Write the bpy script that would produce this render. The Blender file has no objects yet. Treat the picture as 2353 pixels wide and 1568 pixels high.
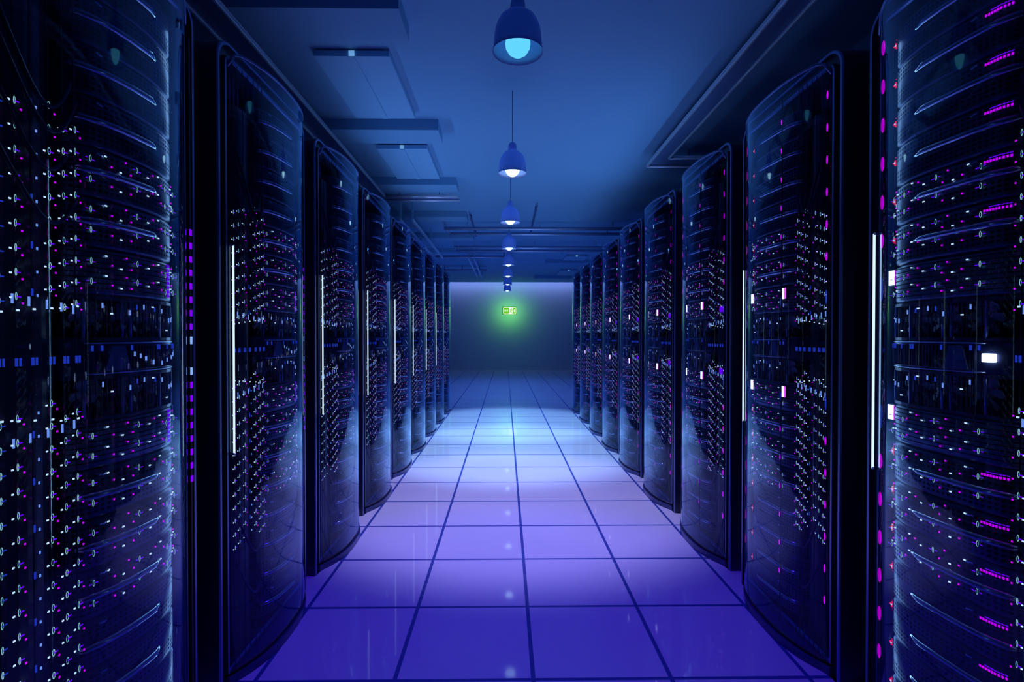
import bpy, math, random
from mathutils import Vector, Matrix

random.seed(7)
S = bpy.context.scene
COL = S.collection
PI = math.pi

# ------------------------------------------------------------------ camera
W_PX, H_PX = 2353.0, 1568.0
F_PX = 1180.0                     # focal length in pixels
VPX, VPY = 1161.0, 772.0          # where the aisle vanishes
CAM_Z = 1.30
cam_data = bpy.data.cameras.new('camera')
cam = bpy.data.objects.new('camera', cam_data)
COL.objects.link(cam)
cam_data.sensor_fit = 'HORIZONTAL'
cam_data.sensor_width = 36.0
cam_data.lens = 36.0 * F_PX / W_PX
cam_data.clip_start = 0.02
yaw = -math.atan((W_PX / 2 - VPX) / F_PX)
pitch = -math.atan((H_PX / 2 - VPY) / F_PX)
cam.location = (0, 0, CAM_Z)
cam.rotation_euler = (PI / 2 + pitch, 0, yaw)
S.camera = cam

# ------------------------------------------------------------------ exposure
S.view_settings.view_transform = 'Standard'
S.view_settings.look = 'None'
S.view_settings.exposure = 0.0
S.view_settings.gamma = 1.0
S.view_settings.use_curve_mapping = False
S.cycles.transparent_max_bounces = 24
S.cycles.max_bounces = 8
S.cycles.diffuse_bounces = 4
S.cycles.glossy_bounces = 4
S.cycles.sample_clamp_indirect = 2.5
S.cycles.caustics_reflective = False
S.cycles.caustics_refractive = False

# ------------------------------------------------------------------ world
world = bpy.data.worlds.new('world')
S.world = world
world.use_nodes = True
world.node_tree.nodes['Background'].inputs['Color'].default_value = (0.01, 0.02, 0.12, 1)
world.node_tree.nodes['Background'].inputs['Strength'].default_value = 0.2

# ------------------------------------------------------------------ light settings
# pendant lamps: distance along the aisle, bulb colour, bulb strength, beam colour, beam power
LAMP_Z = 2.605
LAMP_X = 0.058
LAMPS = [
    (2.375, (0.13, 0.68, 1.0), 1.0, (0.10, 0.008, 1.0), 24),
    (4.15, (0.55, 0.90, 1.0), 3.0, (0.40, 0.32, 0.80), 70),
    (5.94, (0.50, 0.85, 1.0), 3.0, (0.32, 0.47, 0.82), 102),
    (7.73, (0.50, 0.85, 1.0), 3.0, (0.26, 0.48, 0.86), 98),
    (9.52, (0.50, 0.85, 1.0), 2.5, (0.10, 0.24, 1.0), 20),
    (11.31, (0.50, 0.85, 1.0), 2.5, (0.10, 0.24, 1.0), 20),
    (13.10, (0.50, 0.85, 1.0), 2.5, (0.10, 0.24, 1.0), 20),
    (14.89, (0.50, 0.85, 1.0), 2.5, (0.10, 0.24, 1.0), 20),
]
BEAM_ANGLE = 72.0
CEILING_Z = 3.27
FAR_Y = 19.4


def area_light(name, loc, size_x, size_y, colour, power, rot=(0, 0, 0)):
    l = bpy.data.lights.new(name, 'AREA')
    l.shape = 'RECTANGLE'
    l.size, l.size_y = size_x, size_y
    l.color = colour
    l.energy = power
    o = bpy.data.objects.new(name, l)
    o.location = loc
    o.rotation_euler = rot
    COL.objects.link(o)
    return o


# cove tube in the slot above the far wall
area_light('cove_light', (0.15, FAR_Y - 0.36, 3.42), 5.3, 0.08, (0.36, 0.46, 0.95), 15, (math.radians(28), 0, 0))
# unseen uplights added on the rack tops to brighten the middle of the ceiling
for lx, tilt in ((-1.55, 66), (1.77, -66)):
    lo = area_light('added_ceiling_uplight', (lx, 5.25, 2.408), 0.03, 2.8, (0.17, 0.40, 1.0), 5.0, (PI, math.radians(tilt), 0))
    lo.data.spread = math.radians(130)


# ================================================================== materials
def new_mat(name):
    m = bpy.data.materials.new(name)
    m.use_nodes = True
    nt = m.node_tree
    for n in list(nt.nodes):
        nt.nodes.remove(n)
    out = nt.nodes.new('ShaderNodeOutputMaterial')
    return m, nt, out


def mat(name, colour, rough=0.5, metal=0.0, spec=0.5, coat=0.0, noise=0.0):
    m, nt, out = new_mat(name)
    b = nt.nodes.new('ShaderNodeBsdfPrincipled')
    b.inputs['Base Color'].default_value = (*colour, 1)
    b.inputs['Roughness'].default_value = rough
    b.inputs['Metallic'].default_value = metal
    b.inputs['Specular IOR Level'].default_value = spec
    b.inputs['Coat Weight'].default_value = coat
    b.inputs['Coat Roughness'].default_value = 0.08
    if noise:
        g = nt.nodes.new('ShaderNodeNewGeometry')
        t = nt.nodes.new('ShaderNodeTexNoise')
        t.inputs['Scale'].default_value = 9.0
        t.inputs['Detail'].default_value = 4.0
        nt.links.new(g.outputs['Position'], t.inputs['Vector'])
        mr = nt.nodes.new('ShaderNodeMapRange')
        mr.inputs['To Min'].default_value = rough - noise
        mr.inputs['To Max'].default_value = rough + noise
        nt.links.new(t.outputs['Fac'], mr.inputs['Value'])
        nt.links.new(mr.outputs['Result'], b.inputs['Roughness'])
    nt.links.new(b.outputs[0], out.inputs[0])
    return m


def emit(name, colour, strength, sampled=False):
    m, nt, out = new_mat(name)
    e = nt.nodes.new('ShaderNodeEmission')
    e.inputs['Color'].default_value = (*colour, 1)
    e.inputs['Strength'].default_value = strength
    nt.links.new(e.outputs[0], out.inputs[0])
    m.cycles.emission_sampling = 'AUTO' if sampled else 'NONE'
    return m


class N:
    """small helper to chain math nodes"""
    def __init__(self, nt):
        self.nt = nt

    def m(self, op, a, b=None, c=None):
        n = self.nt.nodes.new('ShaderNodeMath')
        n.operation = op
        for i, v in enumerate((a, b, c)):
            if v is None:
                continue
            if isinstance(v, (int, float)):
                n.inputs[i].default_value = v
            else:
                self.nt.links.new(v, n.inputs[i])
        return n.outputs[0]

    def mixc(self, fac, a, b):
        n = self.nt.nodes.new('ShaderNodeMix')
        n.data_type = 'RGBA'
        self.nt.links.new(fac, n.inputs[0])
        for i, v in ((6, a), (7, b)):
            if isinstance(v, tuple):
                n.inputs[i].default_value = (*v, 1)
            else:
                self.nt.links.new(v, n.inputs[i])
        return n.outputs[2]


def floor_material():
    m, nt, out = new_mat('floor_tiles')
    q = N(nt)
    g = nt.nodes.new('ShaderNodeNewGeometry')
    sp = nt.nodes.new('ShaderNodeSeparateXYZ')
    nt.links.new(g.outputs['Position'], sp.inputs[0])
    T = 0.524

    def line(sock, origin):
        f = q.m('DIVIDE', q.m('SUBTRACT', sock, origin), T)
        f = q.m('ABSOLUTE', q.m('SUBTRACT', q.m('FRACT', q.m('ADD', f, 100.5)), 0.5))
        return q.m('LESS_THAN', f, 0.0085 / T)
    grout = q.m('MAXIMUM', line(sp.outputs[0], 0.106), line(sp.outputs[1], 2.4505))
    t = nt.nodes.new('ShaderNodeTexNoise')
    t.inputs['Scale'].default_value = 1.7
    t.inputs['Detail'].default_value = 5
    nt.links.new(g.outputs['Position'], t.inputs['Vector'])
    tile = q.mixc(t.outputs['Fac'], (0.60, 0.68, 0.86), (0.72, 0.78, 0.92))
    colr = q.mixc(grout, tile, (0.035, 0.08, 0.36))
    b = nt.nodes.new('ShaderNodeBsdfPrincipled')
    nt.links.new(colr, b.inputs['Base Color'])
    b.inputs['Roughness'].default_value = 0.10
    b.inputs['Specular IOR Level'].default_value = 0.34
    nt.links.new(q.m('ADD', q.m('MULTIPLY', grout, 0.4), 0.05), b.inputs['Roughness'])
    bump = nt.nodes.new('ShaderNodeBump')
    bump.inputs['Strength'].default_value = 0.35
    bump.inputs['Distance'].default_value = 0.004
    nt.links.new(q.m('SUBTRACT', 1.0, grout), bump.inputs['Height'])
    nt.links.new(bump.outputs[0], b.inputs['Normal'])
    nt.links.new(b.outputs[0], out.inputs[0])
    return m


def glass_material(name, tint, refl):
    m, nt, out = new_mat(name)
    tr = nt.nodes.new('ShaderNodeBsdfTransparent')
    tr.inputs['Color'].default_value = (*tint, 1)
    gl = nt.nodes.new('ShaderNodeBsdfGlossy')
    gl.inputs['Color'].default_value = (0.66, 0.84, 1.0, 1)
    gl.inputs['Roughness'].default_value = 0.03
    q = N(nt)
    g = nt.nodes.new('ShaderNodeNewGeometry')
    dp = nt.nodes.new('ShaderNodeVectorMath')
    dp.operation = 'DOT_PRODUCT'
    nt.links.new(g.outputs['Incoming'], dp.inputs[0])
    nt.links.new(g.outputs['Normal'], dp.inputs[1])
    c = q.m('SUBTRACT', 1.0, q.m('ABSOLUTE', dp.outputs['Value']))
    f = q.m('ADD', 0.045, q.m('MULTIPLY', 0.955, q.m('POWER', c, 5.0)))      # Schlick reflectance of the outer face
    f = q.m('MULTIPLY', q.m('MINIMUM', q.m('MULTIPLY', f, refl), 1.0), q.m('SUBTRACT', 1.0, g.outputs['Backfacing']))
    mx = nt.nodes.new('ShaderNodeMixShader')
    nt.links.new(f, mx.inputs[0])
    nt.links.new(tr.outputs[0], mx.inputs[1])
    nt.links.new(gl.outputs[0], mx.inputs[2])
    nt.links.new(mx.outputs[0], out.inputs[0])
    return m


def shade_material():
    m, nt, out = new_mat('lamp_shade')
    b = nt.nodes.new('ShaderNodeBsdfPrincipled')
    b.inputs['Base Color'].default_value = (0.42, 0.52, 0.90, 1)
    b.inputs['Roughness'].default_value = 0.25
    t = nt.nodes.new('ShaderNodeBsdfTranslucent')
    t.inputs['Color'].default_value = (0.28, 0.46, 0.92, 1)
    mx = nt.nodes.new('ShaderNodeMixShader')
    mx.inputs[0].default_value = 0.35
    nt.links.new(b.outputs[0], mx.inputs[1])
    nt.links.new(t.outputs[0], mx.inputs[2])
    nt.links.new(mx.outputs[0], out.inputs[0])
    return m


def face_material(name, kind, base, dark):
    """pattern laid out on the UV map in metres: perforations, slats or upright ribs"""
    m, nt, out = new_mat(name)
    q = N(nt)
    uv = nt.nodes.new('ShaderNodeUVMap')
    sp = nt.nodes.new('ShaderNodeSeparateXYZ')
    nt.links.new(uv.outputs[0], sp.inputs[0])
    u, v = sp.outputs[0], sp.outputs[1]

    def cell(s, p):
        return q.m('SUBTRACT', q.m('FRACT', q.m('DIVIDE', s, p)), 0.5)

    def between(s, a, b):
        return q.m('MULTIPLY', q.m('GREATER_THAN', s, a), q.m('LESS_THAN', s, b))
    if kind == 'perforated':
        cu, cv = cell(u, 0.0150), cell(v, 0.0125)
        d = q.m('SQRT', q.m('ADD', q.m('MULTIPLY', cu, cu), q.m('MULTIPLY', q.m('MULTIPLY', cv, cv), 1.25)))
        hole = q.m('LESS_THAN', d, 0.33)
        band = q.m('ADD', between(v, 0.0125, 0.0500), between(v, 0.0750, 0.1125))
        mask = q.m('MULTIPLY', q.m('MULTIPLY', hole, band), q.m('LESS_THAN', u, 0.385))
    elif kind == 'slats':
        mask = q.m('MULTIPLY', q.m('LESS_THAN', q.m('ABSOLUTE', cell(v, 0.0125)), 0.12), between(v, 0.010, 0.114))
    b = nt.nodes.new('ShaderNodeBsdfPrincipled')
    end = q.m('GREATER_THAN', u, 0.385)            # shade painted into the far end of the bezel, muting a lit band
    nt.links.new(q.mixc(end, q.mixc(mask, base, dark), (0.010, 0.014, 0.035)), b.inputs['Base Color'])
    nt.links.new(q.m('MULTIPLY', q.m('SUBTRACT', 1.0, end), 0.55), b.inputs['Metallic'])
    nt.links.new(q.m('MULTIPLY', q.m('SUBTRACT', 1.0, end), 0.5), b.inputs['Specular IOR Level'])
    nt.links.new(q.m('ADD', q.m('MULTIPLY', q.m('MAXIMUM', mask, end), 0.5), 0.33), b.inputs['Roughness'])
    bump = nt.nodes.new('ShaderNodeBump')
    bump.inputs['Strength'].default_value = 0.6
    bump.inputs['Distance'].default_value = 0.003
    nt.links.new(q.m('SUBTRACT', 1.0, mask), bump.inputs['Height'])
    nt.links.new(bump.outputs[0], b.inputs['Normal'])
    nt.links.new(b.outputs[0], out.inputs[0])
    return m


M = {
    'floor': floor_material(),
    'ceiling': mat('ceiling_paint', (0.23, 0.52, 0.72), 0.85, noise=0.05),
    'wall': mat('wall_paint', (0.50, 0.58, 0.78), 0.8, noise=0.05),
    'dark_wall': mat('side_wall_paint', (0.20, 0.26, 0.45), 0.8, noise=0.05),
    'panel': mat('light_panel_housing', (0.29, 0.62, 0.82), 0.6),
    'pale': mat('pale_paint', (0.60, 0.85, 1.0), 0.5),
    'panel_cap': emit('light_panel_tube', (0.16, 0.42, 0.85), 0.75),
    'steel': mat('tray_steel', (0.82, 0.90, 1.0), 0.34, 0.55),
    'steel_dark': mat('tray_plate', (0.16, 0.28, 0.52), 0.45, 0.2),
    'rack': mat('rack_lacquer', (0.018, 0.026, 0.075), 0.38, 0.0, 0.5, noise=0.05),
    'rack_edge': mat('rack_edge_trim', (0.16, 0.24, 0.50), 0.3, 0.5),
    'base': mat('rack_plinth', (0.03, 0.05, 0.17), 0.22),
    'inside': mat('rack_interior', (0.012, 0.016, 0.045), 0.6),
    'bay': mat('cable_duct', (0.010, 0.014, 0.040), 0.28),
    'cable': mat('cable_rubber', (0.020, 0.026, 0.08), 0.35),
    'glass': glass_material('smoked_acrylic', (0.74, 0.80, 0.93), 1.5),
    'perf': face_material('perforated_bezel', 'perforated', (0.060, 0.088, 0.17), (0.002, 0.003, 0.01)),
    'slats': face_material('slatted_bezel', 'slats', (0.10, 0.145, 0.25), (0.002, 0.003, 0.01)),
    'bezel': mat('bezel_plastic', (0.035, 0.05, 0.13), 0.35, 0.3),
    'chrome': mat('chrome', (0.52, 0.60, 0.72), 0.16, 1.0),
    'fan': mat('fan_plastic', (0.42, 0.50, 0.70), 0.4),
    'badge': mat('badge_metal', (0.55, 0.68, 0.95), 0.3, 0.6),
    'shade': shade_material(),
    'cord': mat('lamp_cord', (0.08, 0.14, 0.34), 0.6),
    'bar': emit('light_bar_glow', (0.62, 0.80, 1.0), 1.2),
    'ring': emit('led_ring', (0.40, 0.80, 0.72), 1.0),
    'white_led': emit('led_white', (0.72, 0.92, 1.0), 1.4),
    'blue_led': emit('led_blue', (0.03, 0.08, 0.85), 0.6),
    'pale_led': emit('led_pale_blue', (0.25, 0.45, 1.0), 1.0),
    'violet_led': emit('led_violet', (0.22, 0.0, 1.0), 1.0),
    'magenta_led': emit('led_magenta', (0.70, 0.0, 0.75), 1.5),
    'red_led': emit('led_red', (0.9, 0.004, 0.05), 1.4),
    'display': emit('display_white', (0.85, 0.92, 1.0), 5.0),
    'display_pink': emit('display_pink', (1.0, 0.10, 0.85), 1.6),
    'sign_green': emit('exit_sign_green', (0.13, 0.60, 0.012), 1.0),
    'sign_white': emit('exit_sign_white', (0.90, 0.96, 0.86), 1.1),
    'sign_back': emit('exit_sign_added_glow', (0.20, 0.88, 0.09), 17.0, True),
    'sign_case': mat('exit_sign_case', (0.08, 0.30, 0.02), 0.5),
}


# ================================================================== mesh helpers
class MB:
    def __init__(self):
        self.v, self.f, self.mi, self.uv, self.sm = [], [], [], [], []

    def face(self, idx, mi=0, uv=None, smooth=False):
        self.f.append(list(idx))
        self.mi.append(mi)
        self.uv.append(uv)
        self.sm.append(smooth)

    def add(self, pts):
        b = len(self.v)
        self.v.extend([tuple(p) for p in pts])
        return b

    def box(self, x0, x1, y0, y1, z0, z1, mi=0, bev=0.0):
        if bev > 0:
            o = [(x0 + bev, y0), (x1 - bev, y0), (x1, y0 + bev), (x1, y1 - bev),
                 (x1 - bev, y1), (x0 + bev, y1), (x0, y1 - bev), (x0, y0 + bev)]
            self.prism(o, z0, z1, mi)
            return
        b = self.add([(x0, y0, z0), (x1, y0, z0), (x1, y1, z0), (x0, y1, z0),
                      (x0, y0, z1), (x1, y0, z1), (x1, y1, z1), (x0, y1, z1)])
        for q in ((0, 3, 2, 1), (4, 5, 6, 7), (0, 1, 5, 4), (1, 2, 6, 5), (2, 3, 7, 6), (3, 0, 4, 7)):
            self.face([b + i for i in q], mi)

    def prism(self, outline, z0, z1, mi=0, smooth=False):
        n = len(outline)
        b = self.add([(x, y, z0) for x, y in outline])
        t = self.add([(x, y, z1) for x, y in outline])
        for i in range(n):
            j = (i + 1) % n
            self.face([b + i, b + j, t + j, t + i], mi, smooth=smooth)
        self.face([b + i for i in reversed(range(n))], mi)
        self.face([t + i for i in range(n)], mi)

    def grid(self, rows, mi=0, closed=False, smooth=True, uvs=None, flip=False):
        """rows: list of equally long lists of points"""
        base = [self.add(r) for r in rows]
        n = len(rows[0])
        for a in range(len(rows) - 1):
            for i in range(n if closed else n - 1):
                j = (i + 1) % n
                q = [base[a] + i, base[a] + j, base[a + 1] + j, base[a + 1] + i]
                u = None
                if uvs:
                    u = [uvs[a][i], uvs[a][j], uvs[a + 1][j], uvs[a + 1][i]]
                if flip:
                    q.reverse()
                    if u:
                        u.reverse()
                self.face(q, mi, u, smooth)
        return base

    def tube(self, path, r, n=8, mi=0, caps=True):
        path = [Vector(p) for p in path]
        rows = []
        up = Vector((0, 0, 1))
        prev = None
        for i, p in enumerate(path):
            if i == 0:
                t = path[1] - p
            elif i == len(path) - 1:
                t = p - path[i - 1]
            else:
                t = (path[i + 1] - p).normalized() + (p - path[i - 1]).normalized()
            t.normalize()
            if prev is None:
                a = up if abs(t.dot(up)) < 0.9 else Vector((1, 0, 0))
                s = t.cross(a).normalized()
            else:
                s = (prev - t * prev.dot(t)).normalized()
            prev = s
            w = s.cross(t)
            rr = r[i] if isinstance(r, (list, tuple)) else r
            rows.append([p + (s * math.cos(2 * PI * k / n) + w * math.sin(2 * PI * k / n)) * rr for k in range(n)])
        base = self.grid(rows, mi, closed=True, smooth=True)
        if caps:
            self.face([base[0] + k for k in reversed(range(n))], mi)
            self.face([base[-1] + k for k in range(n)], mi)

    def lathe(self, prof, n=32, mi=0, cx=0.0, cy=0.0, z=0.0):
        rows = [[(cx + r * math.cos(2 * PI * k / n), cy + r * math.sin(2 * PI * k / n), z + h) for k in range(n)]
                for r, h in prof]
        self.grid(rows, mi, closed=True, smooth=True)

    def build(self, name, mats, parent=None, sx=1, loc=(0, 0, 0)):
        me = bpy.data.meshes.new(name)
        v = [(x * sx, y, z) for x, y, z in self.v]
        fs = [f if sx > 0 else list(reversed(f)) for f in self.f]
        me.from_pydata(v, [], fs)
        if not isinstance(mats, (list, tuple)):
            mats = [mats]
        for m in mats:
            me.materials.append(m)
        me.polygons.foreach_set('material_index', self.mi)
        me.polygons.foreach_set('use_smooth', self.sm)
        if any(u is not None for u in self.uv):
            lay = me.uv_layers.new(name='UVMap')
            k = 0
            for f, u in zip(self.f, self.uv):
                uu = u if u is not None else [(-1, -1)] * len(f)
                if sx < 0:
                    uu = list(reversed(uu))
                for c in uu:
                    lay.data[k].uv = c
                    k += 1
        me.update()
        o = bpy.data.objects.new(name, me)
        o.location = loc
        if parent is not None:
            o.parent = parent
        COL.objects.link(o)
        return o


def tag(o, label, cat, group=None):
    o['label'] = label
    o['category'] = cat
    if group:
        o['group'] = group
    return o


def thing(name, loc, label, cat, group=None):
    o = bpy.data.objects.new(name, None)
    o.empty_display_size = 0.05
    o.location = loc
    COL.objects.link(o)
    return tag(o, label, cat, group)


def structure(name, mb, m):
    o = mb.build(name, m)
    o['kind'] = 'structure'
    return o


KIDS = {}


def copy_thing(root, loc, label, skip=()):
    r = root.copy()
    COL.objects.link(r)
    r.location = loc
    r['label'] = label
    for ch in KIDS[root.name]:
        if ch.name.split('.')[0] in skip:
            continue
        c = ch.copy()
        COL.objects.link(c)
        c.parent = r
        for g in KIDS.get(ch.name, ()):
            if g.name.split('.')[0] in skip:
                continue
            d = g.copy()
            COL.objects.link(d)
            d.parent = c
    return r


def remember(root):
    KIDS[root.name] = list(root.children)
    for c in root.children:
        KIDS[c.name] = list(c.children)


ORD = ['nearest', 'second', 'third', 'fourth', 'fifth', 'sixth', 'seventh', 'eighth', 'ninth']

# ================================================================== room shell
X_L, X_R, Y_B = -2.65, 2.95, -2.6
b = MB(); b.box(X_L - .1, X_R + .1, Y_B - .1, FAR_Y + .1, -0.08, 0.0); structure('floor', b, M['floor'])
b = MB(); b.box(X_L - .1, X_R + .1, Y_B - .1, FAR_Y - 0.50, CEILING_Z, CEILING_Z + .06)
b.box(X_L - .1, X_R + .1, FAR_Y - 0.56, FAR_Y + .1, 3.5, 3.56)
b.box(X_L - .1, X_R + .1, FAR_Y - 0.56, FAR_Y - 0.50, CEILING_Z + .06, 3.5)
structure('ceiling', b, M['ceiling'])
b = MB(); b.box(X_L, X_R, FAR_Y, FAR_Y + .1, 0, 3.5); structure('wall_far', b, M['wall'])
b = MB(); b.box(X_L, X_R, Y_B - .1, Y_B, 0, CEILING_Z); structure('wall_back', b, M['dark_wall'])
b = MB(); b.box(X_L - .1, X_L, Y_B, FAR_Y, 0, 3.5); structure('wall_left', b, M['dark_wall'])
b = MB(); b.box(X_R, X_R + .1, Y_B, FAR_Y, 0, 3.5); structure('wall_right', b, M['dark_wall'])

# ceiling beams on the left, stopping above the aisle edge
k = 1
for y0 in (1.225, 2.965, 4.70, 6.40, 8.12, 9.85, 11.58):
    b = MB(); b.box(X_L, -0.61, y0, y0 + 0.33, 3.172, CEILING_Z)
    structure('trim_%d' % k, b, M['ceiling']); k += 1
for y0, xl in ((13.2, 1.05), (11.45, 1.3), (16.7, 0.95)):
    b = MB(); b.box(xl, X_R, y0, y0 + 0.33, 3.172, CEILING_Z)
    structure('trim_%d' % k, b, M['ceiling']); k += 1


# ================================================================== ceiling light panels
def light_panel(x0, x1, y0, y1, label):
    zt = CEILING_Z
    t = thing('ceiling_light_panel', ((x0 + x1) / 2, (y0 + y1) / 2, zt), label, 'ceiling light', 'flat ceiling light panels')
    w, l = (x1 - x0) / 2, (y1 - y0) / 2
    b = MB()
    b.box(-w, w, -l, l, -0.052, -0.012, bev=0.004)
    b.box(-w + .05, w - .05, -l + .05, l - .05, -0.012, 0.0)
    b.build('housing', M['panel'], t)
    b = MB(); b.box(-0.021, 0.021, -l + 0.0, l, -0.060, -0.0525)
    b.build('tube_ridge', M['panel'], t)
    b = MB(); b.box(-0.019, 0.019, -l - 0.006, -l - 0.0005, -0.052, -0.015)
    b.build('end_cap', M['panel_cap'], t)


light_panel(-1.312, -0.795, 3.555, 4.56, 'flat blue ceiling light panel on the left, larger and nearest of all')
light_panel(-1.317, -0.80, 5.30, 6.31, 'flat blue ceiling light panel on the left, just in front of the L-shaped tray')
light_panel(1.47, 2.0, 12.45, 13.10, 'small far ceiling light panel above the right racks, nearer of the two')
light_panel(1.62, 2.15, 15.2, 16.3, 'small far ceiling light panel above the right racks, farther of the two')


# ================================================================== cable trays and rods
def arc_xy(cx, cy, r, a0, a1, n=5):
    return [(cx + r * math.cos(a0 + (a1 - a0) * i / n), cy + r * math.sin(a0 + (a1 - a0) * i / n)) for i in range(n + 1)]


def tray_L(label, inner, outer, z):
    """inner and outer: polylines of three points; a plate between two bright rims"""
    cx = sum(p[0] for p in inner) / 3
    t = thing('cable_tray', (inner[1][0], inner[1][1], z), label, 'cable tray')
    ox, oy = inner[1]
    b = MB()
    L = [(x - ox, y - oy) for x, y in inner]
    O = [(x - ox, y - oy) for x, y in outer]
    for i in range(2):
        q = [L[i], L[i + 1], O[i + 1], O[i]]
        lo = b.add([(x, y, 0.012) for x, y in q]); hi = b.add([(x, y, 0.020) for x, y in q])
        b.face([lo, lo + 1, lo + 2, lo + 3]); b.face([hi + 3, hi + 2, hi + 1, hi])
        for j in range(4):
            jj = (j + 1) % 4
            b.face([lo + j, lo + jj, hi + jj, hi + j])
    b.build('tray_plate', M['steel_dark'], t)
    for line in (L, O):
        b = MB()
        for i in range(2):
            (xa, ya), (xb, yb) = line[i], line[i + 1]
            b.tube([(xa, ya, 0.0), (xb, yb, 0.0)], 0.014, 10)
            b.tube([(xa, ya, 0.020), (xb, yb, 0.020)], 0.010, 8)
        b.build('rim', M['steel'], t)
    # hangers up to the ceiling
    hang = []
    for i in range(2):
        (xa, ya), (xb, yb) = O[i], O[i + 1]
        m = max(2, int(math.hypot(xb - xa, yb - ya) / 1.6) + 1)
        for s in range(m):
            f = (s + 0.5) / m
            (xc, yc), (xd, yd) = L[i], L[i + 1]
            hang.append(((xa + xc + (xb - xa + xd - xc) * f) / 2, (ya + yc + (yb - ya + yd - yc) * f) / 2))
    for x, y in hang:
        b = MB(); b.tube([(x, y, 0.02), (x, y, CEILING_Z - z)], 0.006, 6)
        b.build('hanger', M['steel_dark'], t)
    return t


tray_L('long L-shaped steel tray on the left ceiling turning right above the third rack',
       [(-1.585, Y_B + .02), (-1.585, 6.80), (-0.617, 6.80)], [(-1.765, Y_B + .02), (-1.765, 6.99), (-0.617, 6.99)], 3.135)
tray_L('L-shaped steel tray on the right ceiling turning towards the right wall',
       [(1.69, Y_B + .02), (1.69, 5.30), (X_R - .02, 5.30)], [(1.535, Y_B + .02), (1.535, 5.56), (X_R - .02, 5.56)], 3.135)


def rod_frame(label, y0, y1, xa0, xa1, xb, z=3.14):
    t = thing('ceiling_rail', (0, y0, z), label, 'ceiling rail', 'crosswise ceiling rails')
    for yy, xa in ((0, xa0), (y1 - y0, xa1)):
        b = MB()
        b.tube([(xa, yy, 0), (xb, yy, 0)], 0.017, 10)
        b.build('rail', M['steel'], t)
        b = MB()
        b.box(xa, xb, yy - 0.012, yy + 0.012, 0.012, 0.035)
        b.build('rail_channel', M['steel_dark'], t)
    b = MB()
    b.tube([(xa0, 0, 0.03), (xa1, y1 - y0, 0.03)], 0.014, 8)
    b.build('end_link', M['steel'], t)
    for f in (0.12, 0.5, 0.88):
        for yy in (0, y1 - y0):
            x = xa0 + (xb - xa0) * f
            b = MB(); b.box(x - .012, x + .012, yy - .01, yy + .01, 0.035, CEILING_Z - z)
            b.build('hanger', M['panel'], t)


rod_frame('pair of bright crosswise ceiling rails over the aisle, nearer and longer of the two pairs', 8.87, 9.33, -1.05, -1.0, 2.25)
rod_frame('pair of bright crosswise ceiling rails over the aisle, farther of the two pairs', 10.75, 11.2, -1.066, -1.06, 2.3)


def single_rail(label, y, x0, x1, z=3.14):
    t = thing('ceiling_rail', (0, y, z), label, 'ceiling rail', 'crosswise ceiling rails')
    b = MB(); b.tube([(x0, 0, 0), (x1, 0, 0)], 0.017, 10); b.build('rail', M['steel'], t)
    b = MB(); b.box(x0, x1, 0.03, 0.09, 0.0, 0.03); b.box(x0, x1, -.012, .09, .03, .04); b.build('rail_channel', M['steel_dark'], t)
    for x in (x0 + .2, (x0 + x1) / 2, x1 - .2):
        b = MB(); b.box(x - .012, x + .012, 0.02, 0.04, 0.04, CEILING_Z - z); b.build('hanger', M['steel_dark'], t)


single_rail('single thin crosswise ceiling rail behind the two ladders, ending at the lamps', 12.06, -1.85, 0.17)
single_rail('single short crosswise ceiling rail low on the left, crossed by the far ladder', 14.4, -1.9, -0.52, 3.12)


def ladder(label, xa, xb, y0, y1, z):
    t = thing('cable_ladder', ((xa + xb) / 2, y0, z), label, 'cable ladder', 'cable ladders running along the aisle')
    w = (xb - xa) / 2
    for s in (-1, 1):
        b = MB(); b.box(s * w - .014, s * w + .014, 0, y1 - y0, -.02, .02, bev=.003); b.build('rail', M['pale'], t)
        for yy in (0.012, (y1 - y0) * .5, y1 - y0 - .012):
            b = MB(); b.box(s * w - .012, s * w + .012, yy - .012, yy + .012, .02, CEILING_Z - z); b.build('hanger', M['panel'], t)
    n = int((y1 - y0) / .9)
    for i in range(n):
        yy = (i + .5) * (y1 - y0) / n
        b = MB(); b.box(-w, w, yy - .008, yy + .008, -.008, .008); b.build('rung', M['pale'], t)


ladder('pale cable ladder over the far end of the left racks', -1.54, -1.36, 7.57, 11.25, 3.0)
ladder('short pale cable ladder beyond the left racks, farther from the wall', -0.80, -0.68, 11.35, 14.85, 3.0)


def pipe(label, x, y0, y1, z):
    t = thing('ceiling_conduit', (x, y0, z), label, 'conduit')
    b = MB(); b.tube([(0, 0, 0), (0, y1 - y0, 0)], 0.012, 8); b.build('conduit', M['cord'], t)
    for yy in (0.25, y1 - y0 - .25):
        b = MB(); b.box(-.016, .016, yy - .012, yy + .012, 0.0, CEILING_Z - z); b.build('clip', M['cord'], t)


pipe('thin dark conduit on the ceiling just right of the lamps', 0.47, 7.6, 9.7, 3.215)
pipe('thin dark conduit on the ceiling left of the lamps', -0.56, 8.15, 9.9, 3.215)


# ================================================================== pendant lamps
def bell_profile():
    outer = [(0.012, 0.252), (0.022, 0.247), (0.030, 0.236), (0.034, 0.215), (0.036, 0.190), (0.040, 0.182),
             (0.060, 0.172), (0.080, 0.155), (0.094, 0.132), (0.103, 0.105), (0.108, 0.075), (0.110, 0.045),
             (0.112, 0.020), (0.117, 0.0)]
    inner = [(0.1155, -0.001), (0.110, 0.020), (0.107, 0.045), (0.104, 0.075), (0.098, 0.104), (0.089, 0.130),
             (0.074, 0.152), (0.050, 0.168), (0.0, 0.170)]
    return outer + inner


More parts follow.
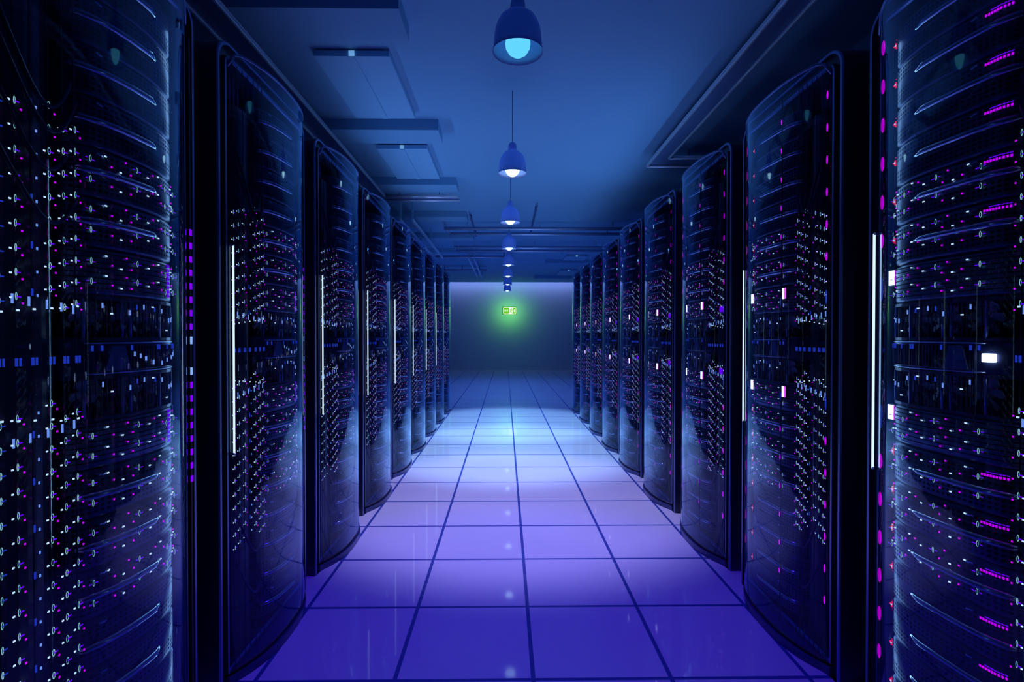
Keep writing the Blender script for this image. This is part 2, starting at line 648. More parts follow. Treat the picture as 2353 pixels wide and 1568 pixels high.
lamp_labels = [
    'large bell-shaped pendant lamp with a dim cyan bulb, nearest of the row',
    'bell pendant lamp on a long visible cord, glowing white bulb, second of the row',
    'bell pendant lamp hanging just below the second one in the row',
    'bell pendant lamp in front of the crosswise ceiling rails, fourth of the row',
    'bell pendant lamp beside the end of the thin ceiling rail, fifth of the row',
    'small bell pendant lamp just above the lit top of the far wall',
    'small dark bell pendant lamp crossing the top edge of the far wall, second farthest',
    'farthest and smallest pendant lamp, closest above the green exit sign',
]
proto = None
for i, (y, bc, bs, sc, sp) in enumerate(LAMPS):
    t = thing('pendant_lamp', (LAMP_X, y, LAMP_Z), lamp_labels[i], 'lamp', 'bell pendant lamps over the aisle')
    if proto is None:
        b = MB(); b.lathe(bell_profile(), 40); shade = b.build('shade', M['shade'], t)
        b = MB(); b.tube([(0, 0, 0.249), (0, 0, CEILING_Z - LAMP_Z)], 0.0030, 8); cord = b.build('cord', M['cord'], t)
        b = MB()
        b.lathe([(0.0, -0.022), (0.022, -0.018), (0.042, -0.004), (0.055, 0.018), (0.058, 0.040), (0.054, 0.065),
                 (0.040, 0.090), (0.024, 0.115), (0.020, 0.15), (0.0, 0.15)], 28)
        bulb_me = b
        proto = (shade, cord)
    else:
        for p in proto:
            c = p.copy(); COL.objects.link(c); c.parent = t
    bm = emit('bulb_glow', bc, bs, True)
    bulb_me.build('bulb', bm, t)
    if sp:
        l = bpy.data.lights.new('lamp_beam', 'SPOT')
        l.energy = sp * 4
        l.color = sc
        l.spot_size = math.radians(BEAM_ANGLE if i < 4 else 115)
        l.spot_blend = 0.5
        l.shadow_soft_size = 0.05
        o = bpy.data.objects.new('lamp_beam', l)
        o.location = (0, 0, -0.085)
        o.parent = t
        COL.objects.link(o)

# ================================================================== exit sign
SY = FAR_Y - 0.70
sc_ = SY / F_PX
SX, SZ = (1171 - VPX) * sc_, CAM_Z + (VPY - 714.3) * sc_
sw, sh = 33 * sc_ / 2, 19 * sc_ / 2
t = thing('exit_sign', (SX, SY, SZ), 'glowing green exit sign with running figure and arrow before the far wall', 'exit sign')
b = MB(); b.box(-sw, sw, 0, 0.05, -sh, sh, bev=0.01); b.build('case', M['sign_case'], t)
b = MB(); b.box(-sw + .012, sw - .012, -0.004, 0.0, -sh + .012, sh - .012); b.build('face', M['sign_green'], t)
b = MB(); b.box(-sw + .03, sw - .03, 0.0505, 0.056, -sh + .02, sh - .02); b.build('added_back_glow', M['sign_back'], t)  # glowing back added to throw green light on the wall behind
b = MB(); b.tube([(0, 0.05, 0), (0, FAR_Y - SY, 0)], 0.02, 10); b.build('bracket', M['sign_case'], t)
U = 2 * sw / 720.0                # sign drawn in units of 720 x 400


def sp_(x, y, d=-0.0065):
    return ((x - 360) * U, d, (200 - y) * U)


def flat_poly(bm_, pts, d=-0.0065, th=0.002):
    n = len(pts)
    a = bm_.add([sp_(x, y, d) for x, y in pts]); c = bm_.add([sp_(x, y, d + th) for x, y in pts])
    bm_.face([a + i for i in range(n)]); bm_.face([c + i for i in reversed(range(n))])
    for i in range(n):
        j = (i + 1) % n
        bm_.face([a + i, c + i, c + j, a + j])


def stroke(bm_, p, q, w, d=-0.0065):
    dx, dy = q[0] - p[0], q[1] - p[1]
    l = math.hypot(dx, dy); nx, ny = -dy / l * w / 2, dx / l * w / 2
    flat_poly(bm_, [(p[0] + nx, p[1] + ny), (p[0] - nx, p[1] - ny), (q[0] - nx, q[1] - ny), (q[0] + nx, q[1] + ny)], d)


b = MB()
for p, q in (((75, 48), (650, 48)), ((75, 368), (650, 368)), ((48, 75), (48, 341)), ((677, 75), (677, 341)),
             ((48, 75), (75, 48)), ((650, 48), (677, 75)), ((48, 341), (75, 368)), ((650, 368), (677, 341))):
    stroke(b, p, q, 20)
b.build('border', M['sign_white'], t)
b = MB()
for p, q, w in (((95, 160), (95, 240), 16), ((95, 160), (132, 160), 9), ((95, 200), (122, 200), 9), ((95, 240), (132, 240), 9),
                ((142, 160), (188, 240), 14), ((188, 160), (142, 240), 10), ((213, 160), (213, 240), 16), ((200, 160), (226, 160), 8), ((200, 240), (226, 240), 8),
                ((238, 162), (296, 162), 11), ((267, 160), (267, 240), 16), ((256, 240), (278, 240), 8)):
    stroke(b, p, q, w)
b.build('lettering', M['sign_white'], t)
b = MB(); flat_poly(b, [(333, 50), (505, 50), (505, 365), (310, 365), (333, 345)]); b.build('doorway_mark', M['sign_white'], t)
b = MB()
flat_poly(b, [(452 + 22 * math.cos(a * PI / 5), 95 + 22 * math.sin(a * PI / 5)) for a in range(10)], -0.009)
for p, q, w in (((440, 130), (415, 235), 46), ((425, 135), (360, 150), 20), ((360, 150), (335, 190), 18), ((445, 145), (490, 190), 20),
                ((490, 190), (520, 175), 16), ((420, 225), (465, 290), 26), ((465, 290), (485, 350), 22), ((410, 225), (385, 285), 26), ((385, 285), (330, 285), 22)):
    stroke(b, p, q, w, -0.009)
b.build('running_figure', M['sign_green'], t)
b = MB()
stroke(b, (530, 205), (630, 205), 26); stroke(b, (575, 140), (640, 205), 28); stroke(b, (575, 272), (640, 205), 28)
b.build('arrow', M['sign_white'], t)

# ================================================================== server racks
RW, RH, RD = 0.79, 2.385, 0.95
PITCH = 0.928
ROWS = {1: (-1.022, 0.920), -1: (1.238, 0.950)}
N_RACK = 9
DOOR_A, DOOR_B, BULGE = 0.064, 0.742, 0.080


def bulge(u, extra=0.0):
    tt = min(1, max(0, (u - DOOR_A) / (DOOR_B - DOOR_A)))
    return (BULGE + extra) * (1 - abs(2 * tt - 1) ** 2.6)


def hoop(inset):
    """front outline of the rack in (y, z), rounded at the two top corners"""
    r = max(0.012, 0.085 - inset)
    y0, y1, z0, z1 = inset, RW - inset, 0.0 + (inset if inset > .03 else 0), RH - inset
    pts = [(y0, z0), (y0, z1 - r)]
    for i in range(1, 8):
        a = PI - (PI / 2) * i / 8
        pts.append((y0 + r + r * math.cos(a), z1 - r + r * math.sin(a)))
    pts.append((y0 + r, z1)); pts.append((y1 - r, z1))
    for i in range(1, 8):
        a = PI / 2 - (PI / 2) * i / 8
        pts.append((y1 - r + r * math.cos(a), z1 - r + r * math.sin(a)))
    pts.append((y1, z1 - r)); pts.append((y1, z0))
    return pts


def make_shell(root, sx):
    b = MB()
    prof = [(0.0, -RD), (0.0, -0.006), (0.003, 0.0), (0.013, 0.0), (0.015, -0.016), (0.046, -0.016), (0.048, 0.0),
            (0.058, 0.0), (0.062, -0.006), (0.062, -RD + 0.04)]
    rows = [[(x, y, z) for y, z in hoop(i)] for i, x in prof]
    base = [b.add(r) for r in rows]
    n = len(rows[0])
    for a in range(len(rows) - 1):
        mi = 1 if a in (1, 2, 6, 7) else 0
        for i in range(n):
            j = (i + 1) % n
            sm = 1 <= i < n - 2
            b.face([base[a] + i, base[a + 1] + i, base[a + 1] + j, base[a] + j], mi, smooth=False)
    b.face([base[0] + i for i in range(n)], 0)
    b.face([base[-1] + i for i in reversed(range(n))], 2)
    return b.build('frame', [M['rack'], M['rack_edge'], M['inside']], root, sx)


def make_door(root, sx):
    n = 28
    us = [DOOR_A + (DOOR_B - DOOR_A) * i / n for i in range(n + 1)]
    z0, z1, th = 0.05, 2.352, 0.007
    r = 0.06
    out, inn = [], []
    for u in us:
        # rounded upper corners of the pane
        e = min(u - DOOR_A, DOOR_B - u)
        zt = z1 if e > r else z1 - r + math.sqrt(max(0, r * r - (r - e) ** 2))
        x = bulge(u) + 0.002
        out.append((x, u, zt)); inn.append((x - th, u, zt))
    b = MB()
    b.grid([[(x, u, z0) for x, u, z in out], out], smooth=True)
    b.grid([[(x, u, z0) for x, u, z in inn], inn], smooth=True, flip=True)
    b.grid([out, inn], smooth=False)
    b.grid([[(x, u, z0) for x, u, z in inn], [(x, u, z0) for x, u, z in out]], smooth=False)
    for s in (0, -1):
        q = [(out[s][0], out[s][1], z0), (inn[s][0], inn[s][1], z0), inn[s], out[s]]
        k0 = b.add(q); b.face([k0, k0 + 1, k0 + 2, k0 + 3])
    door = b.build('door', M['glass'], root, sx)
    # rim along the top and bottom edge of the pane
    b = MB(); b.tube([(x - th / 2, u, z + 0.003) for x, u, z in out], 0.006, 6)
    b.build('door_rim', M['rack_edge'], door, sx)
    b = MB(); b.tube([(x - th / 2, u, z0 - 0.003) for x, u, z in out], 0.006, 6)
    b.build('door_rim', M['inside'], door, sx)
    # upright light bar that serves as the door handle
    u = 0.066 if sx > 0 else 0.731
    x = 0.017 if sx > 0 else 0.021
    b = MB(); b.tube([(x, u, 0.862), (x, u, 1.636)], 0.0037, 8)
    b.build('light_bar', M['bar'], door, sx)
    for z in (0.858, 1.632):
        b = MB(); b.box(x - 0.014, x + 0.003, u - 0.004, u + 0.004, z, z + 0.008)
        b.build('bar_bracket', M['rack_edge'], door, sx)


def make_base(root, sx):
    n = 24
    us = [0.052 + (0.752 - 0.052) * i / n for i in range(n + 1)]

    def plan(extra):
        return [(bulge(u, 0.01) + extra, u) for u in us] + [(-0.10, us[-1]), (-0.10, us[0])]
    b = MB(); b.prism([p for p in plan(0.002)], 0.0, 0.034)
    b.build('base', M['base'], root, sx)
    # shelf that carries the lowest server
    b = MB(); b.box(-0.62, -0.030, 0.312 if sx > 0 else 0.264, 0.705, 0.085, 0.105)
    for uu in (0.335, 0.68):
        b.box(-0.62, -0.03, uu - .008, uu + .008, 0.063, 0.085)
    b.build('shelf', M['inside'], root, sx)


def bay_u(u, sx):
    return u if sx > 0 else 0.092 + (u - 0.092) * 0.78


def make_bay(root, sx):
    # upright duct with a rounded crown in the narrow bay beside the servers
    b = MB()
    o = []
    for i in range(13):
        a = -PI / 2 + PI * i / 12
        o.append((-0.030 + 0.035 * math.cos(a) - 0.02, 0.205 + 0.085 * math.sin(a)))
    o = o + [(-0.30, 0.29), (-0.30, 0.12)]
    o = [(x, bay_u(u, sx)) for x, u in o]
    b.prism(o, 0.063, 2.19, smooth=False)
    b.build('cable_duct', M['bay'], root, sx)
    # ridged conduits above the duct
    b = MB()
    for uu in (0.15, 0.18, 0.21, 0.24):
        b.tube([(-0.06, bay_u(uu, sx), 2.19), (-0.06, bay_u(uu, sx), 2.322)], 0.009, 8)
    b.build('conduit', M['rack_edge'], root, sx)
    # sagging cables from the duct to the servers
    for z, sag, x in ((2.02, 0.20, 0.004), (1.95, 0.18, 0.008), (1.86, 0.17, 0.0), (1.72, 0.14, 0.006), (0.62, 0.16, 0.004), (0.44, 0.14, 0.0)):
        b = MB()
        pts = []
        for i in range(15):
            f = i / 14
            u = bay_u(0.092 + 0.212 * f, sx)
            pts.append((x + 0.006 + 0.012 * math.sin(PI * f), u, z - 0.10 * f - sag * math.sin(PI * f) * (0.55 + .45 * f)))
        b.tube(pts, 0.005, 6)
        b.build('cable', M['cable'], root, sx)


def ring(b, x, u, z, hy, hz, th, mi):
    n = 8
    o, i_ = [], []
    for k in range(n):
        c, s = math.cos(2 * PI * k / n), math.sin(2 * PI * k / n)
        o.append((x, u + hy * c, z + hz * s)); i_.append((x, u + (hy - th) * c, z + (hz - th) * s))
    a = b.add(o); c = b.add(i_)
    for k in range(n):
        j = (k + 1) % n
        b.face([a + k, a + j, c + j, c + k], mi)


def dot(b, x, u, z, hy, hz, mi, th=0.0016):
    b.box(x - th, x, u - hy, u + hy, z - hz, z + hz, mi)


LED = [M['inside'], M['ring'], M['white_led'], M['blue_led'], M['pale_led'], M['violet_led'], M['magenta_led'], M['red_led']]  # glow colours shared by LEDs and by dots painted as their reflections


def make_strips(root, sx):
    """upright carrier strips with LEDs and with dots painted for LED reflections in the glass, standing between base and top of the bay"""
    zs_lo = [0.50 + 0.0505 * i for i in range(13)]
    zs_hi = [1.36 + 0.0505 * i for i in range(9)]
    cols = [(0.095, 0.004, 0), (0.125, 0.006, 1), (0.155, 0.012, 2), (0.190, 0.014, 3), (0.228, 0.018, 4), (0.262, 0.020, 5), (0.294, 0.020, 6)]  # bay dots stand in for the opposite row's LEDs reflected in the door
    for (u, x, kind) in cols:
        u = bay_u(u, sx)
        b = MB()
        b.box(x - 0.004, x - 0.0018, u - 0.0012, u + 0.0012, 0.055, 2.322, 0)
        sh_ = 0.011 * kind % 0.05
        for j, z in enumerate(zs_lo + zs_hi):
            z = z + sh_
            if kind in (0, 1, 4, 5, 6, 2):
                big = kind in (4, 5)
                ring(b, x, u, z, 0.0040 if big else 0.0030, 0.0085, 0.0018, 1)
                dot(b, x + .0004, u + 0.006 * sx, z - 0.001, 0.0045, 0.0013, 5 if kind != 1 else 3)
                dot(b, x, u - 0.011, z - 0.003, 0.0022, 0.0017, 2)
            else:
                if j % 2:
                    dot(b, x, u, z, 0.0018, 0.0075, 3)
                dot(b, x, u + 0.012, z - 0.006, 0.0016, 0.0030, 4)
            if kind in (2, 4, 6):
                dot(b, x, u + 0.015, z - 0.014, 0.0017, 0.0020, 6)
        for z in (1.245, ):
            dot(b, x, u, z, 0.0028, 0.0085, 3); dot(b, x, u + .009, z, 0.0022, 0.0085, 3)
        for z in (1.345 + .004 * kind, 1.13 - .004 * kind):
            dot(b, x, u + 0.004, z, 0.0030, 0.0020, 2)
        for z in (1.385 - 0.004 * kind, 1.07 + .004 * kind):
            dot(b, x, u - 0.008, z, 0.0022, 0.010, 4)
        b.build('led_and_reflection_strip', LED, root, sx)
    # strip on the far upright of the frame
    b = MB()
    if sx > 0:
        u, x = 0.7590, 0.0045  # violet dots painted for reflections of the opposite row's pink LEDs
        b.box(-0.0155, x - 0.0018, u - 0.004, u + 0.004, 0.07, 2.26, 0)
        for i in range(8):
            for z in (1.30 + 0.0435 * i + .03, 1.17 - 0.0435 * i - .03):
                dot(b, x, u, z, 0.006, 0.010, 5)
        for z in (1.285, 1.185):
            dot(b, x, u, z, 0.005, 0.012, 4)
        b.build('led_and_reflection_strip', LED, root, sx)
    else:
        for u, x, s in ((0.690, 0.026, 1.0), (0.082, 0.004, 0.7), (0.335, 0.044, 0.5)):
            b = MB()
            b.box(x - 0.006, x - 0.0018, u - 0.0015, u + 0.0015, 0.055, 2.315, 0)
            for i in range(6):
                for z in (1.605 + 0.1235 * i, 0.895 - 0.1235 * i):
                    n = 12
                    k0 = b.add([(x, u + 0.0085 * s * math.cos(2 * PI * k / n), z + 0.024 * s * math.sin(2 * PI * k / n)) for k in range(n)])
                    b.face([k0 + k for k in range(n)], 6)
            for z in (1.45, 1.04):
                n = 12
                k0 = b.add([(x, u + 0.007 * s * math.cos(2 * PI * k / n), z + 0.040 * s * math.sin(2 * PI * k / n)) for k in range(n)])
                b.face([k0 + k for k in range(n)], 3)
            b.build('led_and_reflection_strip' if u != 0.335 else 'side_led_strip', LED, root, sx)
        b = MB()
        for z in (1.435, 1.082):
            b.box(0.005, 0.008, 0.086, 0.130, z, z + 0.032, 0)
        b.build('status_panel', [M['violet_led']], root, sx)


# ------------------------------------------------------------------ server units
FRONT = [(0.312, -0.110), (0.312, -0.070), (0.315, -0.044), (0.322, -0.022), (0.336, -0.004), (0.358, 0.009), (0.392, 0.020),
         (0.445, 0.029), (0.490, 0.033), (0.535, 0.033), (0.575, 0.029), (0.610, 0.022), (0.640, 0.012), (0.665, 0.000),
         (0.684, -0.014), (0.698, -0.030), (0.702, -0.060)]
# on the right the servers reach farther towards the cable bay
FRONT_WIDE = [(u - 0.048 * max(0.0, min(1.0, (0.445 - u) / 0.09)), x) for u, x in FRONT]
U_NEAR = 0.312
ARC = []


def use_front(sx):
    global FRONT, U_NEAR
    if sx < 0:
        FRONT, U_NEAR = FRONT_WIDE, FRONT_WIDE[0][0]
    ARC[:] = [0.0]
    for (u0, x0), (u1, x1) in zip(FRONT, FRONT[1:]):
        ARC.append(ARC[-1] + math.hypot(u1 - u0, x1 - x0))
    off = ARC[-1] - 0.0
    ARC[:] = [a - off + 0.470 for a in ARC]      # measured back from the far end, so that both widths share one pattern



def front_x(u):
    for (u0, x0), (u1, x1) in zip(FRONT[3:], FRONT[4:]):
        if u0 <= u <= u1:
            return x0 + (x1 - x0) * (u - u0) / (u1 - u0)
    return -0.016


def unit_case(h, m, groove=True):
    b = MB()
    zr = [(0.0, -0.010), (0.004, -0.003), (0.010, 0.0), (h - 0.010, 0.0), (h - 0.004, -0.003), (h, -0.010)] if groove else \
         [(0.0, -0.002), (0.003, 0.0), (h - 0.003, 0.0), (h, -0.002)]
    rows, uvs = [], []
    for z, off in zr:
        rows.append([(x + off, u, z) for u, x in FRONT])
        uvs.append([(s, z) for s in ARC])
    b.grid(rows, 0, smooth=True, uvs=uvs)
    d = -0.60
    for z, flip in ((0.0, False), (h, True)):
        off = zr[0][1]
        pts = [(x + off, u, z) for u, x in FRONT] + [(d, 0.702, z), (d, U_NEAR, z)]
        k0 = b.add(pts)
        idx = [k0 + i for i in range(len(pts))]
        b.face(idx if flip else list(reversed(idx)), 1)
    off = zr[0][1]
    for u, flip in ((U_NEAR, True), (0.702, False)):
        x = (-0.110 if u < .5 else -0.060) + off
        k0 = b.add([(x, u, 0), (d, u, 0), (d, u, h), (x, u, h)])
        q = [k0, k0 + 1, k0 + 2, k0 + 3]
        b.face(q, 1)
    k0 = b.add([(d, U_NEAR, 0), (d, 0.702, 0), (d, 0.702, h), (d, U_NEAR, h)])
    b.face([k0 + 3, k0 + 2, k0 + 1, k0], 1)
    return b


def led_and_reflection_dots(h, dense=True):  # dots stand in for opposite racks' LEDs mirrored in the door glass
    b = MB()

    def at(u):
        return front_x(u) + 0.0035
    for z in (0.030, 0.080) if h > 0.120 else (0.022, 0.072):
        for u, dz in ((0.350, .012), (0.470, .02), (0.590, .004), (0.662, .008)):
            ring(b, at(u) + .003, u, z + dz, 0.0036, 0.0085, 0.0016, 1)
            dot(b, at(u) + .003, u + 0.011, z + dz - .002, 0.0045, 0.0010, 5)
            dot(b, at(u) + .003, u - 0.010, z + dz, 0.0030, 0.0010, 5)
        for u, dz in ((0.385, .028), (0.425, .0), (0.515, .014), (0.560, .03), (0.640, .018), (0.680, .012)):
            dot(b, at(u), u, z + dz, 0.0032, 0.0017, 2)
        for u, dz in ((0.400, .006), (0.440, .030), (0.455, .002), (0.535, .026), (0.575, .010), (0.655, .030)):
            dot(b, at(u), u, z + dz, 0.0018, 0.0022, 6)
    return b


UH, SHH, FH, BH = 0.1235, 0.118, 0.114, 0.084


def make_units(sx):
    protos = {}
    use_front(sx)
    x0, y0 = ROWS[sx]
    # perforated server with chrome handle
    t = thing('server_unit', (x0, y0, 0), '', 'server', 'perforated servers in the racks')
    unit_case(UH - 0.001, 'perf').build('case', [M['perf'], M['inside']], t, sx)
    b = MB()
    z = 0.0615
    path = [(-0.036, U_NEAR + 0.0075), (-0.018, U_NEAR + 0.0045), (0.003, U_NEAR + 0.014)]
    path = [(x, u, z) for x, u in path]
    for i in range(15):
        u = U_NEAR + 0.030 + (0.542 - U_NEAR - 0.030) * i / 14
        lift = 0.013 * min(1, (15 - i) / 3.0)
        path.append((front_x(u) + lift, u, z))
    path.append((front_x(0.549) - 0.004, 0.549, z))
    b.tube(path, [0.0055] + [0.0088] * 10 + [0.0082] * 5 + [0.006, 0.005, 0.004], 10)
    b.build('handle', M['chrome'], t, sx)
    b = MB()
    u = 0.372
    b.box(front_x(u) - 0.006, front_x(u) + 0.003, u - 0.009, u - 0.001, 0.1065, 0.110)
    b.box(front_x(u) - 0.006, front_x(u) + 0.004, u - 0.001, u + 0.009, 0.105, 0.1085)
    b.build('badge', M['badge'], t, sx)
    if sx < 0:
        b = MB()
        u = 0.674; x = front_x(u) + 0.006
        dot(b, x, u, 0.085, 0.0024, 0.0024, 2, 0.006)
        dot(b, x - .001, u, 0.085, 0.0085, 0.0022, 7, 0.005); dot(b, x - .001, u, 0.085, 0.0022, 0.0085, 7, 0.005)
        for (ua, za), (ub, zb) in (((-.004, .016), (-.017, .012)), ((-.017, .012), (-.017, -.003)), ((-.017, -.003), (-.006, -.012))):
            b.tube([(x, u + ua, 0.085 + za), (x, u + ub, 0.085 + zb)], 0.0012, 5, 7 if za > .013 or zb < -.01 else 6)
        b.build('alarm_light', LED, t, sx)
        b = MB()
        for i in range(9):
            u = 0.345 - 0.0065 * i
            dot(b, front_x(u) + 0.003, u, 0.100, 0.0022, 0.0028, 6)
            if i > 1:
                dot(b, front_x(u) + 0.003, u, 0.108, 0.0034, 0.0010, 5)
        b.build('readout', LED, t, sx)
    led_and_reflection_dots(UH).build('led_and_reflection_dots', LED, t, sx)
    remember(t); protos['server'] = t

    # slatted unit
    t = thing('storage_unit', (x0, y0, 0), '', 'storage unit', 'slatted storage units in the racks')
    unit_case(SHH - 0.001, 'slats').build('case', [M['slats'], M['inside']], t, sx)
    led_and_reflection_dots(SHH).build('led_and_reflection_dots', LED, t, sx)
    if sx < 0:
        for u, nm in ((0.674, 'display'), (0.350, 'display_reflection')):  # second one stands in for a display reflected in the glass
            b = MB()
            x = front_x(u) + 0.006
            for du, w, mi in ((0.0185, 0.0022, 0), (0.0115, 0.0014, 0), (0.003, 0.0048, 0), (-0.006, 0.0022, 1), (-0.0115, 0.0026, 1)):
                b.box(x - 0.003, x, u + du - w, u + du + w, 0.062, 0.108, mi)
            b.box(x - 0.007, x - 0.003, u - 0.018, u + 0.024, 0.058, 0.112, 2)
            b.build(nm, [M['display'], M['display_pink'], M['inside']], t, sx)
    else:
        b = MB()
        for i in range(8):
            u = 0.618
            dot(b, front_x(u) + .002, u, 0.0185 + 0.0125 * i, 0.0055, 0.0046, 5)
        b.build('reflection_column', LED, t, sx)  # violet column painted for a purple reflection
        b = MB(); u = 0.690; b.tube([(front_x(u) + .006, u, 0.025), (front_x(u) + .006, u, 0.115)], 0.0022, 6)
        b.build('reflection_line', M['badge'], t, sx)  # pale bar standing in for a thin white reflection
    remember(t); protos['storage'] = t

    # fan unit
    t = thing('fan_unit', (x0, y0, 0), '', 'fan unit', 'caged fan units in the racks')
    b = MB()
    for za, zb in ((0.0, 0.009), (FH - 0.010, FH - 0.001)):
        o = [(x, u) for u, x in FRONT] + [(-0.30, 0.702), (-0.30, U_NEAR)]
        b.prism(o, za, zb)
    b.box(-0.31, -0.30, U_NEAR, 0.702, 0, FH - .001)
    for u in (U_NEAR + 0.0035, 0.6985):
        b.box(-0.30, -0.075, u - .0035, u + .0035, 0.009, FH - .010)
    b.build('case', M['bezel'], t, sx)
    b = MB()
    u = 0.345
    while u < 0.685:
        b.box(front_x(u) - 0.0095, front_x(u) - 0.0075, u - 0.0012, u + 0.0012, 0.009, FH - 0.010)
        u += 0.0125
    for z in (0.026, 0.046, 0.068, 0.090):
        b.tube([(front_x(u) - 0.0105, u, z) for u in [0.352 + 0.018 * i for i in range(19)]], 0.0009, 4)
    b.build('grille', M['bezel'], t, sx)
    for u in (0.342, 0.432, 0.456, 0.570, 0.668):
        b = MB(); b.tube([(front_x(u) - 0.004, u, 0.009), (front_x(u) - 0.004, u, FH - 0.010)], 0.0042, 8)
        b.build('post', M['rack_edge'], t, sx)
    for fu in (0.388, 0.500, 0.612):
        b = MB()
        fx = front_x(fu) - 0.050
        cz = FH / 2
        for kk in range(7):
            a0 = 2 * PI * kk / 7 + .2
            r0, r1 = 0.016, 0.050
            pts = []
            for rr, da, tx in ((r0, -0.30, 0.006), (r0, 0.30, -0.006), (r1 * .8, 0.46, -0.009), (r1, 0.25, -0.004), (r1, -0.05, 0.002), (r1 * .8, -0.20, 0.008)):
                a = a0 + da
                pts.append((fx + tx, fu + rr * math.cos(a), cz + rr * math.sin(a)))
            back = [(x - 0.0025, y, z) for x, y, z in pts]
            i0 = b.add(pts); j0 = b.add(back)
            n = len(pts)
            b.face([i0 + q for q in range(n)]); b.face([j0 + q for q in reversed(range(n))])
            for q in range(n):
                w = (q + 1) % n
                b.face([i0 + q, j0 + q, j0 + w, i0 + w])
        rows = []
        for rr, xx in ((0.0001, 0.014), (0.010, 0.013), (0.016, 0.008), (0.016, -0.012)):
            rows.append([(fx + xx, fu + rr * math.cos(2 * PI * q / 14), cz + rr * math.sin(2 * PI * q / 14)) for q in range(14)])
        b.grid(rows, closed=True, flip=True)
        fan = b.build('fan', M['fan'], t, sx)
        b = MB(); b.tube([(-0.30, fu, cz), (fx - 0.010, fu, cz)], 0.010, 8)
        b.build('axle', M['inside'], fan, sx)
    b = MB()
    for u, z in ((0.378, 0.090), (0.452, 0.075), (0.475, 0.09), (0.50, 0.092), (0.545, 0.088), (0.58, 0.085), (0.63, 0.06), (0.66, 0.062), (0.675, 0.055), (0.685, 0.05)):
        dot(b, front_x(u) + 0.0005, u, z, 0.0020, 0.0065, 4 if (u * 1000) % 2 < 1 else 3)
    for u, z in ((0.400, 0.070), (0.535, 0.094), (0.610, 0.030), (0.68, 0.07)):
        dot(b, front_x(u) + 0.0005, u, z, 0.0040, 0.0017, 2)
    b.build('led_and_reflection_dots', LED, t, sx)
    remember(t); protos['fan'] = t

    # ribbed control unit in the middle
    t = thing('control_unit', (x0, y0, 0), '', 'control unit', 'ribbed control units in the racks')
    unit_case(BH - 0.001, 'bezel', False).build('case', [M['bezel'], M['inside']], t, sx)
    b = MB()
    u = 0.365
    while u < 0.688:
        if not (0.378 < u < 0.442):
            x = front_x(u)
            b.box(x - 0.004, x + 0.0045, u - 0.0030, u + 0.0030, 0.010, BH - 0.012, bev=.001)
        u += 0.0105
    b.build('ribs', M['bezel'], t, sx)
    b = MB()
    x = front_x(0.41)
    q = [(0.392, BH - .012), (0.428, BH - .012), (0.444, 0.010), (0.376, 0.010)]
    i0 = b.add([(front_x(u) + .0085, u, z) for u, z in q]); j0 = b.add([(front_x(u) - .003, u, z) for u, z in q])
    b.face([i0, i0 + 1, i0 + 2, i0 + 3])
    for n_ in range(4):
        w = (n_ + 1) % 4
        b.face([i0 + n_, j0 + n_, j0 + w, i0 + w])
    b.build('tapered_plate', M['rack_edge'], t, sx)
    b = MB()
    for z in (0.0035, BH - 0.0045):
        b.tube([(front_x(u) + .001, u, z) for u in [0.340 + 0.018 * i for i in range(20)]], 0.0022, 6)
    b.build('trim_edge', M['badge'], t, sx)
    b = MB()
    for u in (0.352, 0.372, 0.452, 0.548, 0.557, 0.60, 0.64, 0.648, 0.668, 0.674, 0.684):
        dot(b, front_x(u) + 0.0062, u, BH - 0.017, 0.0022, 0.007, 3, .003)
    if sx > 0:
        for u, z in ((0.46, 0.05), (0.48, 0.044), (0.50, 0.036), (0.53, 0.024), (0.57, 0.020), (0.60, 0.028), (0.635, 0.034), (0.66, 0.042), (0.672, 0.048), (0.684, 0.052)):
            dot(b, front_x(u) + 0.0062, u, z, 0.0020, 0.0060, 4, .003)
    b.build('led_and_reflection_dots', LED, t, sx)
    if sx < 0:
        b = MB()
        u = 0.328; x = front_x(u) + 0.012
        o = []
        for cy, cz, a0 in ((0.011, 0.008, 0), (-0.011, 0.008, PI / 2), (-0.011, -0.008, PI), (0.011, -0.008, 1.5 * PI)):
            for i in range(4):
                a = a0 + PI / 2 * i / 3
                o.append((cy + .003 * math.cos(a), cz + .003 * math.sin(a)))
        i0 = b.add([(x, u + p, 0.042 + q_) for p, q_ in o]); j0 = b.add([(x - .012, u + p, 0.042 + q_) for p, q_ in o])
        n = len(o)
        b.face([i0 + i for i in range(n)])
        for i in range(n):
            b.face([i0 + i, j0 + i, j0 + (i + 1) % n, i0 + (i + 1) % n])
        b.build('screen', M['display'], t, sx)
    remember(t); protos['control'] = t
    return protos


STACK = []
z = 0.1055
for i in range(7):
    STACK.append(('server', z, i)); z += UH
STACK.append(('storage', z, 0)); z += SHH
STACK.append(('fan', z, 0)); z += FH
STACK.append(('control', z, 0)); z += BH
STACK.append(('fan', z, 1)); z += FH
STACK.append(('storage', z, 1)); z += SHH
for i in range(6):
    STACK.append(('server', z, 7 + i)); z += UH

POS = {0: 'lowest', 1: 'second from bottom', 2: 'third from bottom', 3: 'fourth from bottom', 4: 'fifth from bottom', 5: 'sixth from bottom',
       6: 'just under the lower slatted unit', 7: 'just over the upper slatted unit', 8: 'fifth from top', 9: 'fourth from top',
       10: 'third from top', 11: 'second from top', 12: 'topmost'}

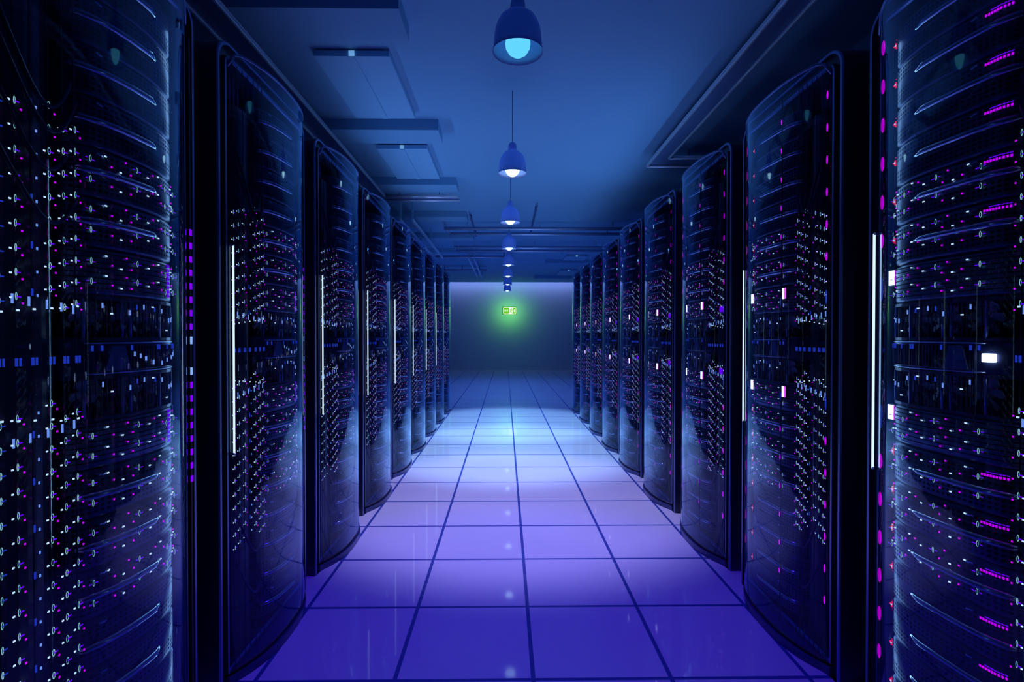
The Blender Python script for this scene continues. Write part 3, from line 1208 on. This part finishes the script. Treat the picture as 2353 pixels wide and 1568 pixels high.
for sx in (1, -1):
    x0, y0 = ROWS[sx]
    row = 'left row' if sx > 0 else 'magenta-lit right row'
    short = 'rack left of aisle' if sx > 0 else 'rack right of aisle'
    root = thing('server_rack', (x0, y0, 0), 'tall dark server rack with bulging glass door, %s in the %s' % (ORD[0], row),
                 'server rack', 'racks in the %s' % row)
    make_shell(root, sx)
    make_door(root, sx)
    make_base(root, sx)
    make_bay(root, sx)
    make_strips(root, sx)
    # tube and light added inside the nearest rack for highlights on the handles
    b = MB(); b.tube([(-0.012, 0.7215, 0.075), (-0.012, 0.7215, 2.322)], 0.005, 8)
    b.build('added_light_tube', M['bezel'], root, sx)
    l = bpy.data.lights.new('added_handle_light', 'AREA')
    l.shape = 'RECTANGLE'; l.size = 0.012; l.size_y = 2.1
    l.energy = 0.65; l.color = (0.45, 0.80, 1.0)
    o = bpy.data.objects.new('added_handle_light', l)
    o.location = (0.008 * sx, 0.7165, 1.2)
    o.rotation_euler = (-PI / 2, 0, sx * PI / 4)
    o.parent = root
    COL.objects.link(o)
    remember(root)
    KIDS[root.name].remove(o)
    for k in range(1, N_RACK):
        copy_thing(root, (x0, y0 + PITCH * k, 0), 'tall dark server rack with bulging glass door, %s in the %s' % (ORD[k], row),
                   ('light_bar', 'bar_bracket', 'added_light_tube') if sx < 0 and k > 1 else ('status_panel', 'added_light_tube') if sx < 0 else ('added_light_tube',))
    for c in KIDS[root.name]:
        if c.name.split('.')[0] in ('side_led_strip', 'status_panel'):
            bpy.data.objects.remove(c)
    pr = make_units(sx)
    used = set()
    for k in range(N_RACK):
        for kind, z, i in STACK:
            lit = kind != 'server' or 4 <= i <= 8
            if kind == 'server':
                lab = 'perforated server, %s in the %s %s' % (POS[i], ORD[k], short)
            elif kind == 'storage':
                lab = 'slatted storage unit, %s of two in the %s %s' % ('upper' if i else 'lower', ORD[k], short)
            elif kind == 'fan':
                lab = 'caged fan unit %s the ribbed band of the %s %s' % ('above' if i else 'below', ORD[k], short)
            else:
                lab = 'ribbed control unit halfway up the %s %s' % (ORD[k], short)
            loc = (x0, y0 + PITCH * k, z)
            p = pr[kind]
            skip = ()
            if kind == 'server' and not lit:
                skip = ('led_and_reflection_dots',) if k == 0 else ('led_and_reflection_dots', 'readout')
            elif kind == 'server' and sx < 0 and k > 0:
                skip = ('readout',)
            elif kind == 'control' and k > 0:
                skip = ('screen',)
            elif kind == 'storage' and k == 0:
                skip = ('display_reflection',)
            if skip:
                copy_thing(p, loc, lab, skip)
            elif p.name in used:
                copy_thing(p, loc, lab)
            else:
                p.location = loc; p['label'] = lab; used.add(p.name)
